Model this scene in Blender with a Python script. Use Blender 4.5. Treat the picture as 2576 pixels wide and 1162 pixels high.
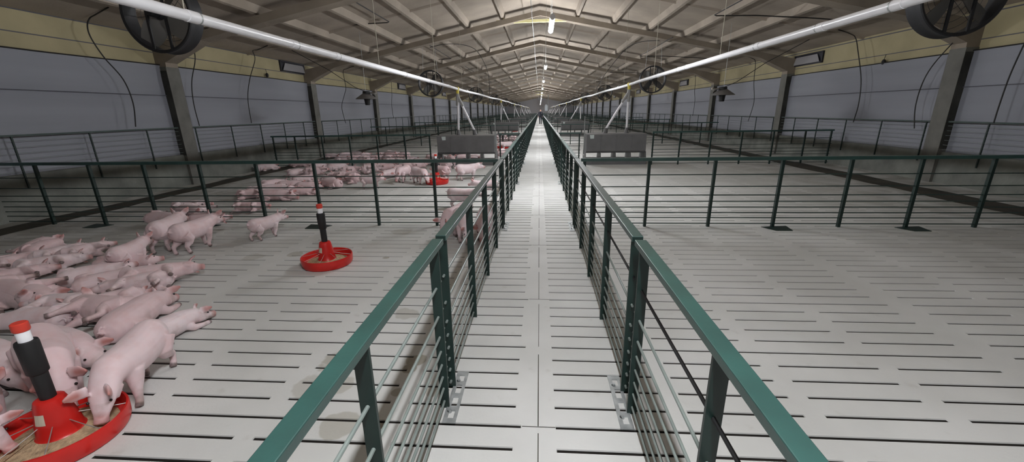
import bpy, bmesh, math, random
from mathutils import Vector, Matrix, noise as mnoise

PI = math.pi
scene = bpy.context.scene
COL = scene.collection
for ob in list(bpy.data.objects):
    bpy.data.objects.remove(ob)

# ---------------------------------------------------------------- helpers
class MB:
    """collects simple solids; build() links them as ONE mesh object"""
    def __init__(self):
        self.v = []; self.f = []; self.m = []; self.mi = 0

    def add(self, vs, fs):
        o = len(self.v)
        self.v += [tuple(p) for p in vs]
        self.f += [tuple(i + o for i in q) for q in fs]
        self.m += [self.mi] * len(fs)

    def box(self, a, b, mat=None):
        x0, y0, z0 = a; x1, y1, z1 = b
        vs = [(x0,y0,z0),(x1,y0,z0),(x1,y1,z0),(x0,y1,z0),(x0,y0,z1),(x1,y0,z1),(x1,y1,z1),(x0,y1,z1)]
        if mat is not None: vs = [mat @ Vector(p) for p in vs]
        self.add(vs, [(0,3,2,1),(4,5,6,7),(0,1,5,4),(1,2,6,5),(2,3,7,6),(3,0,4,7)])

    def rbox(self, a, b, r=.004):
        """box with chamfered vertical and horizontal edges"""
        bm = bmesh.new()
        bmesh.ops.create_cube(bm, size=1)
        for v in bm.verts:
            v.co = Vector([(a[i]+b[i])/2 + v.co[i]*(b[i]-a[i]) for i in range(3)])
        bmesh.ops.bevel(bm, geom=bm.edges[:], offset=r, segments=2, affect='EDGES', profile=.5)
        bm.verts.index_update()
        self.add([v.co[:] for v in bm.verts], [[v.index for v in f.verts] for f in bm.faces]); bm.free()

    def prism(self, poly, axis, a, b):
        """extrude a 2-D polygon along an axis ('x','y' or 'z') from a to b"""
        def pt(p, t):
            return {'x': (t, p[0], p[1]), 'y': (p[0], t, p[1]), 'z': (p[0], p[1], t)}[axis]
        n = len(poly)
        vs = [pt(p, a) for p in poly] + [pt(p, b) for p in poly]
        fs = [tuple(range(n))[::-1], tuple(range(n, 2*n))]
        fs += [(i, (i+1) % n, n + (i+1) % n, n + i) for i in range(n)]
        self.add(vs, fs)

    def tube(self, pts, r, n=8, caps=True):
        pts = [Vector(p) for p in pts]
        rs = r if isinstance(r, (list, tuple)) else [r] * len(pts)
        up = None; rings = []
        for i, p in enumerate(pts):
            if i == 0: d = pts[1] - p
            elif i == len(pts) - 1: d = p - pts[i-1]
            else: d = (pts[i+1] - p).normalized() + (p - pts[i-1]).normalized()
            d.normalize()
            if up is None:
                ref = Vector((0,0,1)) if abs(d.z) < .9 else Vector((1,0,0))
                up = d.cross(ref).normalized()
            else:
                up = (up - d * up.dot(d)).normalized()
            w = d.cross(up)
            rr = rs[i]
            ra, rb = rr if isinstance(rr, (list, tuple)) else (rr, rr)
            rings.append([p + up*ra*math.cos(2*PI*k/n) + w*rb*math.sin(2*PI*k/n) for k in range(n)])
        vs = [q for ring in rings for q in ring]; fs = []
        for i in range(len(rings)-1):
            for k in range(n):
                a = i*n+k; b = i*n+(k+1) % n
                fs.append((a, b, b+n, a+n))
        if caps:
            fs.append(tuple(range(n))[::-1]); fs.append(tuple(range((len(rings)-1)*n, len(rings)*n)))
        self.add(vs, fs)

    def lathe(self, prof, c=(0,0,0), n=32, sx=1, sy=1, axis='z', close=False):
        vs = []; fs = []
        for r, h in prof:
            for k in range(n):
                a = 2*PI*k/n
                if axis == 'z': vs.append((c[0]+sx*r*math.cos(a), c[1]+sy*r*math.sin(a), c[2]+h))
                elif axis == 'y': vs.append((c[0]+sx*r*math.cos(a), c[1]+h, c[2]+sy*r*math.sin(a)))
                else: vs.append((c[0]+h, c[1]+sx*r*math.cos(a), c[2]+sy*r*math.sin(a)))
        m = len(prof)
        for i in range(m if close else m-1):
            for k in range(n):
                a = i*n+k; b = i*n+(k+1) % n; j = ((i+1) % m)*n
                fs.append((a, b, j+(k+1) % n, j+k))
        self.add(vs, fs)

    def loft(self, secs, n=20):
        """secs: (x, y, z, ry, rz) elliptical sections along x"""
        vs = []; fs = []
        for (x, y, z, ry, rz) in secs:
            for k in range(n):
                a = 2*PI*k/n
                vs.append((x, y + ry*math.cos(a), z + rz*math.sin(a)))
        m = len(secs)
        for i in range(m-1):
            for k in range(n):
                a = i*n+k; b = i*n+(k+1) % n
                fs.append((a, a+n, b+n, b))
        fs.append(tuple(range(n))); fs.append(tuple(range((m-1)*n, m*n))[::-1])
        self.add(vs, fs)

    def mesh(self, name, mats, smooth=False):
        me = bpy.data.meshes.new(name)
        me.from_pydata(self.v, [], self.f)
        for m in (mats if isinstance(mats, (list, tuple)) else [mats]): me.materials.append(m)
        if any(self.m): me.polygons.foreach_set('material_index', self.m)
        bm = bmesh.new(); bm.from_mesh(me)
        bmesh.ops.recalc_face_normals(bm, faces=bm.faces[:])
        bm.to_mesh(me); bm.free()
        if smooth:
            me.polygons.foreach_set('use_smooth', [True]*len(me.polygons))
            me.set_sharp_from_angle(angle=math.radians(38))
        me.update()
        return me

    def build(self, name, mats, parent=None, smooth=False):
        o = bpy.data.objects.new(name, self.mesh(name, mats, smooth))
        COL.objects.link(o)
        if parent is not None: o.parent = parent
        return o

def tag(o, label=None, cat=None, group=None, kind=None):
    if label: o['label'] = label
    if cat: o['category'] = cat
    if group: o['group'] = group
    if kind: o['kind'] = kind
    return o

def empty(name, loc=(0,0,0), rz=0, label=None, cat=None, group=None):
    o = bpy.data.objects.new(name, None); COL.objects.link(o)
    o.empty_display_size = .1
    o.location = loc; o.rotation_euler = (0, 0, rz)
    return tag(o, label, cat, group)

KIDS = {}
def copy_tree(o, parent=None):
    c = o.copy(); COL.objects.link(c)
    if parent is not None: c.parent = parent
    for ch in o.children: copy_tree(ch, c)
    return c

ORD = ['first','second','third','fourth','fifth','sixth','seventh','eighth','ninth','tenth','eleventh','twelfth','thirteenth',
       'fourteenth','fifteenth','sixteenth','seventeenth','eighteenth','nineteenth','twentieth']
for t in ('thirty', 'twenty'): pass
ORD += ['twenty-'+w for w in ORD[:9]] + ['thirtieth'] + ['thirty-'+w for w in ORD[:9]]

# ---------------------------------------------------------------- materials
def material(name, color, rough=.6, metal=0, var=.0, scale=6, bump=0, bscale=40, spec=.5, coord='Object', var2=None, coat=0, stretch=None):
    m = bpy.data.materials.new(name); m.use_nodes = True
    nt = m.node_tree; N = nt.nodes; L = nt.links
    b = N['Principled BSDF']
    b.inputs['Base Color'].default_value = (*color, 1)
    b.inputs['Roughness'].default_value = rough
    b.inputs['Metallic'].default_value = metal
    b.inputs['Specular IOR Level'].default_value = spec
    b.inputs['Coat Weight'].default_value = coat; b.inputs['Coat Roughness'].default_value = .42
    tc = N.new('ShaderNodeTexCoord'); src = tc.outputs[coord]
    if stretch:
        mp = N.new('ShaderNodeMapping'); mp.inputs['Scale'].default_value = stretch
        L.new(src, mp.inputs[0]); src = mp.outputs[0]
    if var:
        n = N.new('ShaderNodeTexNoise'); n.inputs['Scale'].default_value = scale; n.inputs['Detail'].default_value = 5
        L.new(src, n.inputs['Vector'])
        r = N.new('ShaderNodeMapRange'); r.inputs[1].default_value = .3; r.inputs[2].default_value = .7
        L.new(n.outputs['Fac'], r.inputs[0])
        mx = N.new('ShaderNodeMix'); mx.data_type = 'RGBA'
        mx.inputs[6].default_value = (*[c*(1-var) for c in color], 1)
        mx.inputs[7].default_value = (*(var2 if var2 else [min(1, c*(1+var)) for c in color]), 1)
        L.new(r.outputs[0], mx.inputs[0]); L.new(mx.outputs[2], b.inputs['Base Color'])
    if bump:
        n2 = N.new('ShaderNodeTexNoise'); n2.inputs['Scale'].default_value = bscale; n2.inputs['Detail'].default_value = 4
        L.new(src, n2.inputs['Vector'])
        bp = N.new('ShaderNodeBump'); bp.inputs['Strength'].default_value = bump; bp.inputs['Distance'].default_value = .02
        L.new(n2.outputs['Fac'], bp.inputs['Height']); L.new(bp.outputs[0], b.inputs['Normal'])
    return m

def floor_material():
    m = bpy.data.materials.new('slatted_concrete'); m.use_nodes = True
    nt = m.node_tree; N = nt.nodes; L = nt.links; b = N['Principled BSDF']
    b.inputs['Roughness'].default_value = .62
    b.inputs['Specular IOR Level'].default_value = .4
    geo = N.new('ShaderNodeNewGeometry')
    def noise(s, d=5, dist=0):
        n = N.new('ShaderNodeTexNoise'); n.inputs['Scale'].default_value = s; n.inputs['Detail'].default_value = d
        n.inputs['Distortion'].default_value = dist
        L.new(geo.outputs['Position'], n.inputs['Vector']); return n
    def rng(src, a, bb, c=0, d=1):
        r = N.new('ShaderNodeMapRange'); r.interpolation_type = 'SMOOTHSTEP'
        for i, x in enumerate((a, bb, c, d)): r.inputs[i+1].default_value = x
        L.new(src, r.inputs[0]); return r.outputs[0]
    def mix(f, A, B):
        x = N.new('ShaderNodeMix'); x.data_type = 'RGBA'
        L.new(f, x.inputs[0])
        for i, q in ((6, A), (7, B)):
            if isinstance(q, tuple): x.inputs[i].default_value = (*q, 1)
            else: L.new(q, x.inputs[i])
        return x.outputs[2]
    def math_(op, a, bb):
        x = N.new('ShaderNodeMath'); x.operation = op
        for i, q in enumerate((a, bb)):
            if isinstance(q, (int, float)): x.inputs[i].default_value = q
            else: L.new(q, x.inputs[i])
        return x.outputs[0]
    base = mix(rng(noise(.9).outputs['Fac'], .3, .7), FLOOR_A, FLOOR_B)
    base = mix(rng(noise(7, 8).outputs['Fac'], .62, .8, 0, .35), base, (.36, .34, .30))
    sx = N.new('ShaderNodeSeparateXYZ'); L.new(geo.outputs['Position'], sx.inputs[0])
    # dried manure film, thicker in the pens toward the side walls
    ax = math_('ABSOLUTE', sx.outputs[0], 0)
    dirt = math_('MULTIPLY', rng(ax, 3.2, 8.2), rng(noise(1.6, 6, .6).outputs['Fac'], .25, .7))
    base = mix(math_('MULTIPLY', dirt, .75), base, (.22, .205, .165))
    # damp patches where the photo shows them
    wob = noise(5, 3)
    spots = DAMP
    tot = None
    for (px, py, rr, k) in spots:
        d = N.new('ShaderNodeVectorMath'); d.operation = 'DISTANCE'
        L.new(geo.outputs['Position'], d.inputs[0]); d.inputs[1].default_value = (px, py, 0)
        dd = math_('ADD', d.outputs['Value'], math_('MULTIPLY', math_('SUBTRACT', wob.outputs['Fac'], .5), rr*1.8))
        s = rng(dd, rr, rr*.82, 0, k)
        tot = s if tot is None else math_('MAXIMUM', tot, s)
    base = mix(tot, base, (.30, .275, .215))
    L.new(base, b.inputs['Base Color'])
    bp = N.new('ShaderNodeBump'); bp.inputs['Strength'].default_value = .12; bp.inputs['Distance'].default_value = .01
    L.new(noise(60, 4).outputs['Fac'], bp.inputs['Height']); L.new(bp.outputs[0], b.inputs['Normal'])
    return m

FLOOR_A = (.53, .53, .51); FLOOR_B = (.65, .65, .635)
DAMP = [(-1.32, 2.28, .13, .6), (-1.25, 2.02, .12, .45), (-1.05, 1.72, .10, .55), (-.82, 2.30, .075, .8), (-1.42, 2.02, .10, .4),
        (-3.35, 4.25, .13, .35), (-1.3, 4.25, .10, .4), (-1.75, 4.25, .05, .7), (-2.9, 4.35, .09, .5), (-1.9, 5.3, .16, .35), (-1.1, 2.95, .11, .4),
        (-.62, 2.0, .05, .6), (-.83, 2.22, .05, .85), (-.835, 1.98, .035, .7), (-.84, 1.72, .05, .85)]
M = {}
M['floor'] = floor_material()
M['pit'] = material('slurry_pit', (.035, .03, .025), .8, var=.3)
M['dark_brown'] = material('dark_brown_concrete', (.040, .035, .024), .75, var=.45, scale=3, bump=.4, bscale=20)
M['ledge'] = material('side_concrete', (.20, .20, .175), .8, var=.3, scale=2.5, bump=.2)
M['low_wall'] = material('grey_green_concrete', (.17, .178, .16), .85, var=.28, scale=2.2, bump=.25, bscale=18)
M['upper_wall'] = material('cream_foam_panel', (.43, .375, .225), .8, var=.10, scale=1.5, bump=.2, bscale=25)
M['ceiling'] = material('tan_sprayed_ceiling', (.365, .312, .255), .85, var=.16, scale=1.1, bump=.3, bscale=14)
M['beam'] = material('tan_concrete_beam', (.27, .228, .18), .85, var=.15, scale=2, bump=.25, bscale=22)
M['column'] = material('grey_concrete_column', (.16, .158, .142), .85, var=.2, scale=3, bump=.25)
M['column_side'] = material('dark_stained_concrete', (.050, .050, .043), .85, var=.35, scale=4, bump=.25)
M['curtain'] = material('lilac_grey_tarpaulin', (.25, .258, .295), .55, var=.06, scale=1.2, bump=.15, bscale=3, stretch=(1, .15, 3))
M['seam'] = material('curtain_seam', (.10, .10, .12), .7)
M['rail'] = material('green_paint_rail', (.016, .064, .055), .42, var=.16, scale=9, bump=.03, bscale=60, spec=.7, coat=.6)
M['post'] = material('dark_green_post', (.008, .024, .020), .42, var=.2, scale=8)
M['bar'] = material('grey_green_bar', (.20, .235, .22), .42, var=.12, scale=12)
M['bar_dark'] = material('dark_green_bar', (.03, .055, .048), .5, var=.2)
M['black'] = material('black_rubber', (.010, .010, .011), .6, var=.2)
M['galv'] = material('galvanised_steel', (.42, .44, .44), .42, .55, var=.2, scale=20)
M['white_pvc'] = material('white_pvc', (.86, .86, .89), .32, var=.03)
M['yellow'] = material('yellow_fitting', (.72, .60, .08), .45)
M['tie'] = material('lamplit_yellow_steel', (.85, .80, .42), .5, var=.08)  # lamplight on the tie bar put into its pale yellow colour
M['hopper'] = material('grey_feeder_plastic', (.15, .15, .152), .5, var=.12, scale=4)
M['hopper_in'] = material('pale_trough', (.45, .45, .44), .5)
M['sticker'] = material('pale_sticker', (.62, .70, .68), .5)
M['sleeve'] = material('translucent_grey_sleeve', (.33, .33, .32), .5)
M['red'] = material('red_plastic', (.58, .018, .014), .33, var=.12, scale=7)
M['cap'] = material('red_cap_plastic', (.62, .05, .03), .4)
M['feed'] = material('ground_feed', (.48, .36, .22), .95, var=.3, scale=40, bump=.6, bscale=120)
M['card'] = material('cream_label', (.62, .57, .45), .6, var=.1)
M['wire'] = material('bright_wire', (.62, .62, .60), .35, .8)
M['fan'] = material('black_fan_plastic', (.016, .017, .020), .5, var=.3)
M['blade'] = material('grey_fan_blade', (.17, .165, .155), .45, .3)
M['cone'] = material('dull_steel_hood', (.24, .235, .235), .42, .6, var=.1)
M['chrome'] = material('polished_steel', (.75, .75, .75), .12, 1)
M['inlet'] = material('dark_inlet_frame', (.018, .018, .026), .6)
M['flap'] = material('grey_inlet_flap', (.34, .33, .34), .6)
M['rope'] = material('pale_rope', (.45, .42, .34), .8)
M['cable'] = material('black_cable', (.015, .014, .013), .6)
M['skin'] = material('person_skin', (.55, .33, .25), .5)
M['cloth'] = material('dark_navy_cloth', (.014, .015, .026), .85, var=.3, scale=20)
M['hair'] = material('dark_hair', (.02, .014, .01), .6)
M['jug'] = material('pale_blue_container', (.62, .68, .74), .4)
M['eye'] = material('dark_eye', (.012, .008, .008), .15)

def lamp_material(name, strength, col=(.955, .97, 1.0)):
    m = bpy.data.materials.new(name); m.use_nodes = True
    b = m.node_tree.nodes['Principled BSDF']
    b.inputs['Base Color'].default_value = (.9, .9, .9, 1)
    b.inputs['Emission Color'].default_value = (*col, 1); b.inputs['Emission Strength'].default_value = strength
    return m
LAMP_POWER = 62
M['lamp'] = lamp_material('lamp_diffuser', LAMP_POWER)

def pig_material():
    m = bpy.data.materials.new('pink_pig_skin'); m.use_nodes = True
    nt = m.node_tree; N = nt.nodes; L = nt.links; b = N['Principled BSDF']
    b.inputs['Roughness'].default_value = .55; b.inputs['Specular IOR Level'].default_value = .35
    b.inputs['Sheen Weight'].default_value = .15; b.inputs['Sheen Roughness'].default_value = .4
    b.inputs['Subsurface Weight'].default_value = .12; b.inputs['Subsurface Radius'].default_value = (.02, .008, .006)
    b.inputs['Subsurface Scale'].default_value = .6
    at = N.new('ShaderNodeAttribute'); at.attribute_name = 'tint'
    sp = N.new('ShaderNodeSeparateColor'); L.new(at.outputs['Color'], sp.inputs[0])
    oi = N.new('ShaderNodeObjectInfo')
    tc = N.new('ShaderNodeTexCoord')
    off = N.new('ShaderNodeVectorMath'); off.operation = 'ADD'
    L.new(tc.outputs['Object'], off.inputs[0])
    sc = N.new('ShaderNodeVectorMath'); sc.operation = 'SCALE'; sc.inputs[0].default_value = (7, 3, 5)
    L.new(oi.outputs['Random'], sc.inputs['Scale']); L.new(sc.outputs[0], off.inputs[1])
    def mix(f, A, B):
        x = N.new('ShaderNodeMix'); x.data_type = 'RGBA'
        if isinstance(f, float): x.inputs[0].default_value = f
        else: L.new(f, x.inputs[0])
        for i, q in ((6, A), (7, B)):
            if isinstance(q, tuple): x.inputs[i].default_value = (*q, 1)
            else: L.new(q, x.inputs[i])
        return x.outputs[2]
    def rng(src, a, bb, c=0., d=1.):
        r = N.new('ShaderNodeMapRange'); r.interpolation_type = 'SMOOTHSTEP'
        for i, x in enumerate((a, bb, c, d)): r.inputs[i+1].default_value = x
        L.new(src, r.inputs[0]); return r.outputs[0]
    base = mix(oi.outputs['Random'], (.71, .535, .555), (.79, .675, .70))
    n = N.new('ShaderNodeTexNoise'); n.inputs['Scale'].default_value = 9; n.inputs['Detail'].default_value = 4
    L.new(off.outputs[0], n.inputs['Vector'])
    base = mix(rng(n.outputs['Fac'], .4, .75, 0., .55), base, (.64, .42, .42))
    base = mix(sp.outputs[0], base, (.48, .20, .18))
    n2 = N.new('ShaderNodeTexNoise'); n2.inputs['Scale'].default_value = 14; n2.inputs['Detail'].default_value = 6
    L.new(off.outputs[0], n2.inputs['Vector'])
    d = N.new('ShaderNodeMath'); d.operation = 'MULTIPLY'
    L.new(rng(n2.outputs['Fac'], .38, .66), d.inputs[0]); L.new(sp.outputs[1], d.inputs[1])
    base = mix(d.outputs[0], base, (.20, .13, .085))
    base = mix(sp.outputs[2], base, (.07, .05, .045))
    L.new(base, b.inputs['Base Color'])
    return m
M['pig'] = pig_material()

# ---------------------------------------------------------------- pigs (one continuous skin per pose)
def remeshed(mb, voxel, smooth_it, name):
    me = mb.mesh('tmp', [])
    o = bpy.data.objects.new('tmp', me); COL.objects.link(o)
    r = o.modifiers.new('r', 'REMESH'); r.mode = 'VOXEL'; r.voxel_size = voxel; r.use_smooth_shade = True
    s = o.modifiers.new('s', 'SMOOTH'); s.factor = .5; s.iterations = smooth_it
    dg = bpy.context.evaluated_depsgraph_get()
    out = bpy.data.meshes.new_from_object(o.evaluated_get(dg))
    out.name = name
    bpy.data.objects.remove(o); bpy.data.meshes.remove(me)
    out.polygons.foreach_set('use_smooth', [True]*len(out.polygons))
    return out

def pig_mesh(pose):
    """returns (mesh, eye centres); the pig looks along +x and rests on z = 0"""
    mb = MB()
    lying = pose == 'B'
    if not lying:
        tr = [(-.275,0,.262,.020,.028),(-.268,0,.260,.052,.060),(-.245,0,.256,.078,.088),(-.20,0,.250,.097,.108),(-.13,0,.243,.103,.110),(-.05,0,.236,.104,.108),
              (.03,0,.236,.101,.104),(.10,0,.244,.096,.100),(.15,0,.256,.088,.090),(.19,0,.266,.078,.080)]
        if pose == 'E':      # neck and head reaching down
            hd = [(.23,0,.245,.070,.072),(.265,0,.210,.066,.066),(.295,0,.172,.058,.058),(.318,0,.135,.044,.046),(.333,0,.103,.034,.036),(.342,0,.078,.031,.032)]
            head_c, fwd, snout = Vector((.275,0,.20)), Vector((.45,0,-.89)), Vector((.344,0,.07))
        elif pose == 'W':
            hd = [(.23,0,.262,.072,.074),(.27,0,.248,.067,.067),(.31,0,.228,.056,.056),(.345,0,.205,.042,.043),(.37,0,.186,.033,.034),(.388,0,.174,.031,.031)]
            head_c, fwd, snout = Vector((.275,0,.245)), Vector((.86,0,-.5)), Vector((.395,0,.168))
        else:
            hd = [(.23,0,.283,.072,.074),(.27,0,.290,.067,.068),(.31,0,.282,.056,.056),(.345,0,.266,.042,.043),(.37,0,.256,.033,.034),(.392,0,.250,.031,.031)]
            head_c, fwd, snout = Vector((.275,0,.287)), Vector((.95,0,-.3)), Vector((.398,0,.248))
    else:
        tr = [(-.275,0,.085,.03,.03),(-.26,0,.09,.068,.062),(-.23,0,.096,.094,.084),(-.17,0,.102,.112,.098),(-.08,0,.102,.116,.100),(.01,0,.102,.112,.098),
              (.09,0,.106,.102,.096),(.15,0,.108,.088,.086),(.19,0,.108,.076,.078)]
        hd = [(.23,0,.104,.070,.072),(.27,0,.094,.066,.066),(.31,0,.078,.056,.055),(.345,0,.060,.042,.042),(.37,0,.050,.034,.034),(.392,0,.044,.031,.031)]
        head_c, fwd, snout = Vector((.275,0,.095)), Vector((.93,0,-.35)), Vector((.398,0,.042))
    mb.loft(tr + hd, 22)
    side = Vector((0,1,0)); upv = side.cross(fwd).normalized() * -1
    if upv.z < 0 and pose != 'E': upv = -upv
    if pose == 'E' and upv.x < 0: upv = -upv
    # snout disc
    mb.tube([snout - fwd*.022, snout + fwd*.004, snout + fwd*.009], [.029, .032, .027], 14)
    # jaw and cheeks
    for s in (-1, 1):
        mb.tube([head_c + side*s*.035 - upv*.03 - fwd*.02, head_c + side*s*.03 - upv*.032 + fwd*.045], [.036, .022], 10)
    ears = []
    for s in (-1, 1):
        root = head_c + side*s*.046 + upv*.050 - fwd*.012
        if pose in ('B', 'L', 'W'):
            tip = root + side*s*.052 + upv*.030 + fwd*.052
        else:
            tip = root + side*s*.046 + upv*.066 + fwd*.024
        mid = root.lerp(tip, .45) + side*s*.008
        w = (tip-root).cross(fwd).normalized()
        mb.tube([root - (tip-root)*.15, mid, tip], [(.013, .030), (.010, .033), (.006, .008)], 10)
        ears.append((root, tip))
    # brow bulge + eyes
    eyes = []
    for s in (-1, 1):
        e = head_c + side*s*.0475 + upv*.022 + fwd*.046
        eyes.append(e)
    # tail: a short curl
    tail = []
    tz = .30 if not lying else .14
    for k in range(9):
        a = k*.85
        tail.append((-.268 - .009*k*.6 - .004, .016*math.sin(a), tz + .016*math.cos(a) - .003*k))
    mb.tube(tail, [.009]*8 + [.006], 8)
    legs = []
    def leg(pts, rs):
        mb.tube(pts, rs, 12); legs.append([Vector(p) for p in pts])
    if lying:
        for s in (-1, 1):
            leg([(.12,s*.06,.075),(.17,s*.085,.035),(.235,s*.082,.024),(.285,s*.078,.020),(.315,s*.076,.019)], [.040,.030,.022,.019,.018])
            leg([(-.17,s*.075,.080),(-.08,s*.122,.055),(-.13,s*.135,.026),(-.075,s*.138,.021),(-.045,s*.138,.020)], [.062,.044,.024,.019,.018])
    else:
        stretch = pose == 'L'
        for s in (-1, 1):
            st = (.035 if s > 0 else -.03) if not stretch else (.05 if s > 0 else .01)
            leg([(.115,s*.050,.215),(.118+st*.25,s*.058,.150),(.122+st*.55,s*.060,.098),(.112+st*.95,s*.060,.048),(.118+st,s*.060,.026),(.132+st,s*.060,.006)],
                [.056,.038,.0255,.0185,.0195,.0215])
            sh = (-.03 if s > 0 else .03) if not stretch else (.02 if s > 0 else -.04)
            leg([(-.195,s*.050,.235),(-.150+sh*.2,s*.062,.165),(-.168+sh*.4,s*.062,.128),(-.215+sh*.8,s*.060,.092),(-.206+sh,s*.060,.045),(-.198+sh,s*.060,.024),(-.184+sh,s*.060,.006)],
                [.074,.055,.038,.0225,.0180,.0195,.0215])
    me = remeshed(mb, .0062, 5, 'piglet_' + {'S':'standing','E':'feeding','W':'walking','L':'on_side','B':'on_belly'}[pose])
    # colour attribute: r = rosy skin (ears, snout), g = dirt on legs and belly, b = hooves
    at = me.color_attributes.new('tint', 'FLOAT_COLOR', 'POINT')
    for i, v in enumerate(me.vertices):
        p = v.co; r = g = bl = 0.
        for root, tip in ears:
            d = tip-root; t = max(0, min(1, (p-root).dot(d)/d.length_squared)); dd = (p-(root+d*t)).length
            if t > .05: r = max(r, max(0, 1-dd/.04)*1.15*min(1, t*3))
        ds = (p-snout).length
        r = max(r, max(0, min(1, (.060-ds)/.03))*.75)
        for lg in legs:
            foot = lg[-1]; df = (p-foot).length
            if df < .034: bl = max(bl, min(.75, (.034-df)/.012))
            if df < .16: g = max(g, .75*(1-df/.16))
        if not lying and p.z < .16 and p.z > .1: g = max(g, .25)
        at.data[i].color = (min(1, r), g, bl, 1)
    eyes = [e.copy() for e in eyes]
    if pose == 'L':
        R = Matrix.Rotation(math.radians(86), 4, 'X')
        me.transform(R); eyes = [R @ e for e in eyes]
    mz = min(v.co.z for v in me.vertices)
    me.transform(Matrix.Translation((0,0,-mz))); eyes = [e + Vector((0,0,-mz)) for e in eyes]
    me.materials.clear(); me.materials.append(M['pig'])
    return me, eyes

PIG_MESH = {p: pig_mesh(p) for p in 'SEWLB'}
# a mirrored on-side mesh so that not every sleeper lies on the same flank
def mirrored(me):
    m2 = me.copy(); m2.transform(Matrix.Scale(-1, 4, (0,1,0))); m2.flip_normals(); return m2
PIG_MESH['R'] = (mirrored(PIG_MESH['L'][0]), [Vector((e.x, -e.y, e.z)) for e in PIG_MESH['L'][1]])
_eye = MB(); _eye.lathe([(.0001,-.0068),(.004,-.0055),(.0066,-.002),(.0066,.002),(.004,.0055),(.0001,.0068)], n=12)
EYE_MESH = _eye.mesh('eye', M['eye'], True)

def person_mesh():
    mb = MB()
    # torso, neck, head in a walking pose facing -y
    def t(pts, rs, n=14): mb.tube(pts, rs, n)
    t([(0,0,.90),(0,0,1.0),(0,0,1.15),(0,.0,1.32),(0,.0,1.42),(0,0,1.47)], [(.15,.10),(.155,.105),(.15,.105),(.185,.115),(.17,.10),(.07,.07)])
    t([(0,0,1.44),(0,-.01,1.54)], [.058,.055])
    t([(0,-.01,1.50),(0,-.015,1.56),(0,-.015,1.64),(0,-.01,1.71),(0,-.005,1.745)], [(.05,.06),(.068,.085),(.078,.098),(.068,.086),(.03,.04)])
    t([(0,-.105,1.63),(0,-.128,1.602)], [.012,.017], 8)
    for s in (-1, 1):
        t([(s*.078,-.01,1.645),(s*.09,0,1.61)], [.018,.014], 8)
        y = -.16 if s > 0 else .14
        t([(s*.09,0,.95),(s*.10,y*.5,.50),(s*.10,y+ (.05 if s < 0 else 0),.09)], [.088,.062,.043])
        t([(s*.10,y+(.06 if s < 0 else .03),.05),(s*.11,y-.10,.035),(s*.115,y-.17,.03)], [.045,.042,.03])
        t([(s*.19,0,1.40),(s*.25,-y*.25,1.13),(s*.25,-y*.8-.03,.90)], [.055,.044,.034])
        h = Vector((s*.25,-y*.8-.03,.90))
        t([h,h+Vector((0,-.01,-.05)),h+Vector((0,-.015,-.09))], [.03,(.02,.036),(.016,.036)])
        for k in range(4):
            b = h + Vector((0,-.04+.02*k,-.085)); l = (.07,.08,.075,.06)[k]
            t([b,b+Vector((-s*.006,-.004,-l*.5)),b+Vector((-s*.018,-.004,-l))], [.0095,.009,.0075], 8)
        b = h + Vector((0,-.04,-.03)); t([b,b+Vector((-s*.01,-.03,-.03)),b+Vector((-s*.012,-.035,-.06))], [.012,.010,.008], 8)
    return remeshed(mb, .007, 3, 'person_body')
PERSON_MESH = person_mesh()

# ---------------------------------------------------------------- the building shell
Y0, Y1 = -4.0, 112.0
PITCH = 6.0                       # portal frames
FRAMES = [3.36 + PITCH*k for k in range(18)]
CROSS0, PEN = 5.62, 7.24          # cross fences between pens
PANEL = PEN/2
FENCE_X = {-1: -.523, 1: .508}
def roof(x): return 5.05 - .2*abs(x)
# side-wall levels as they stand on each side: low wall, railing, curtain seam, curtain top, panel joint
LV = {-1: dict(low=.709, rail=1.349, seam=2.05, top=2.70, joint=2.965), 1: dict(low=.625, rail=1.262, seam=1.92, top=2.60, joint=2.80)}

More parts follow.
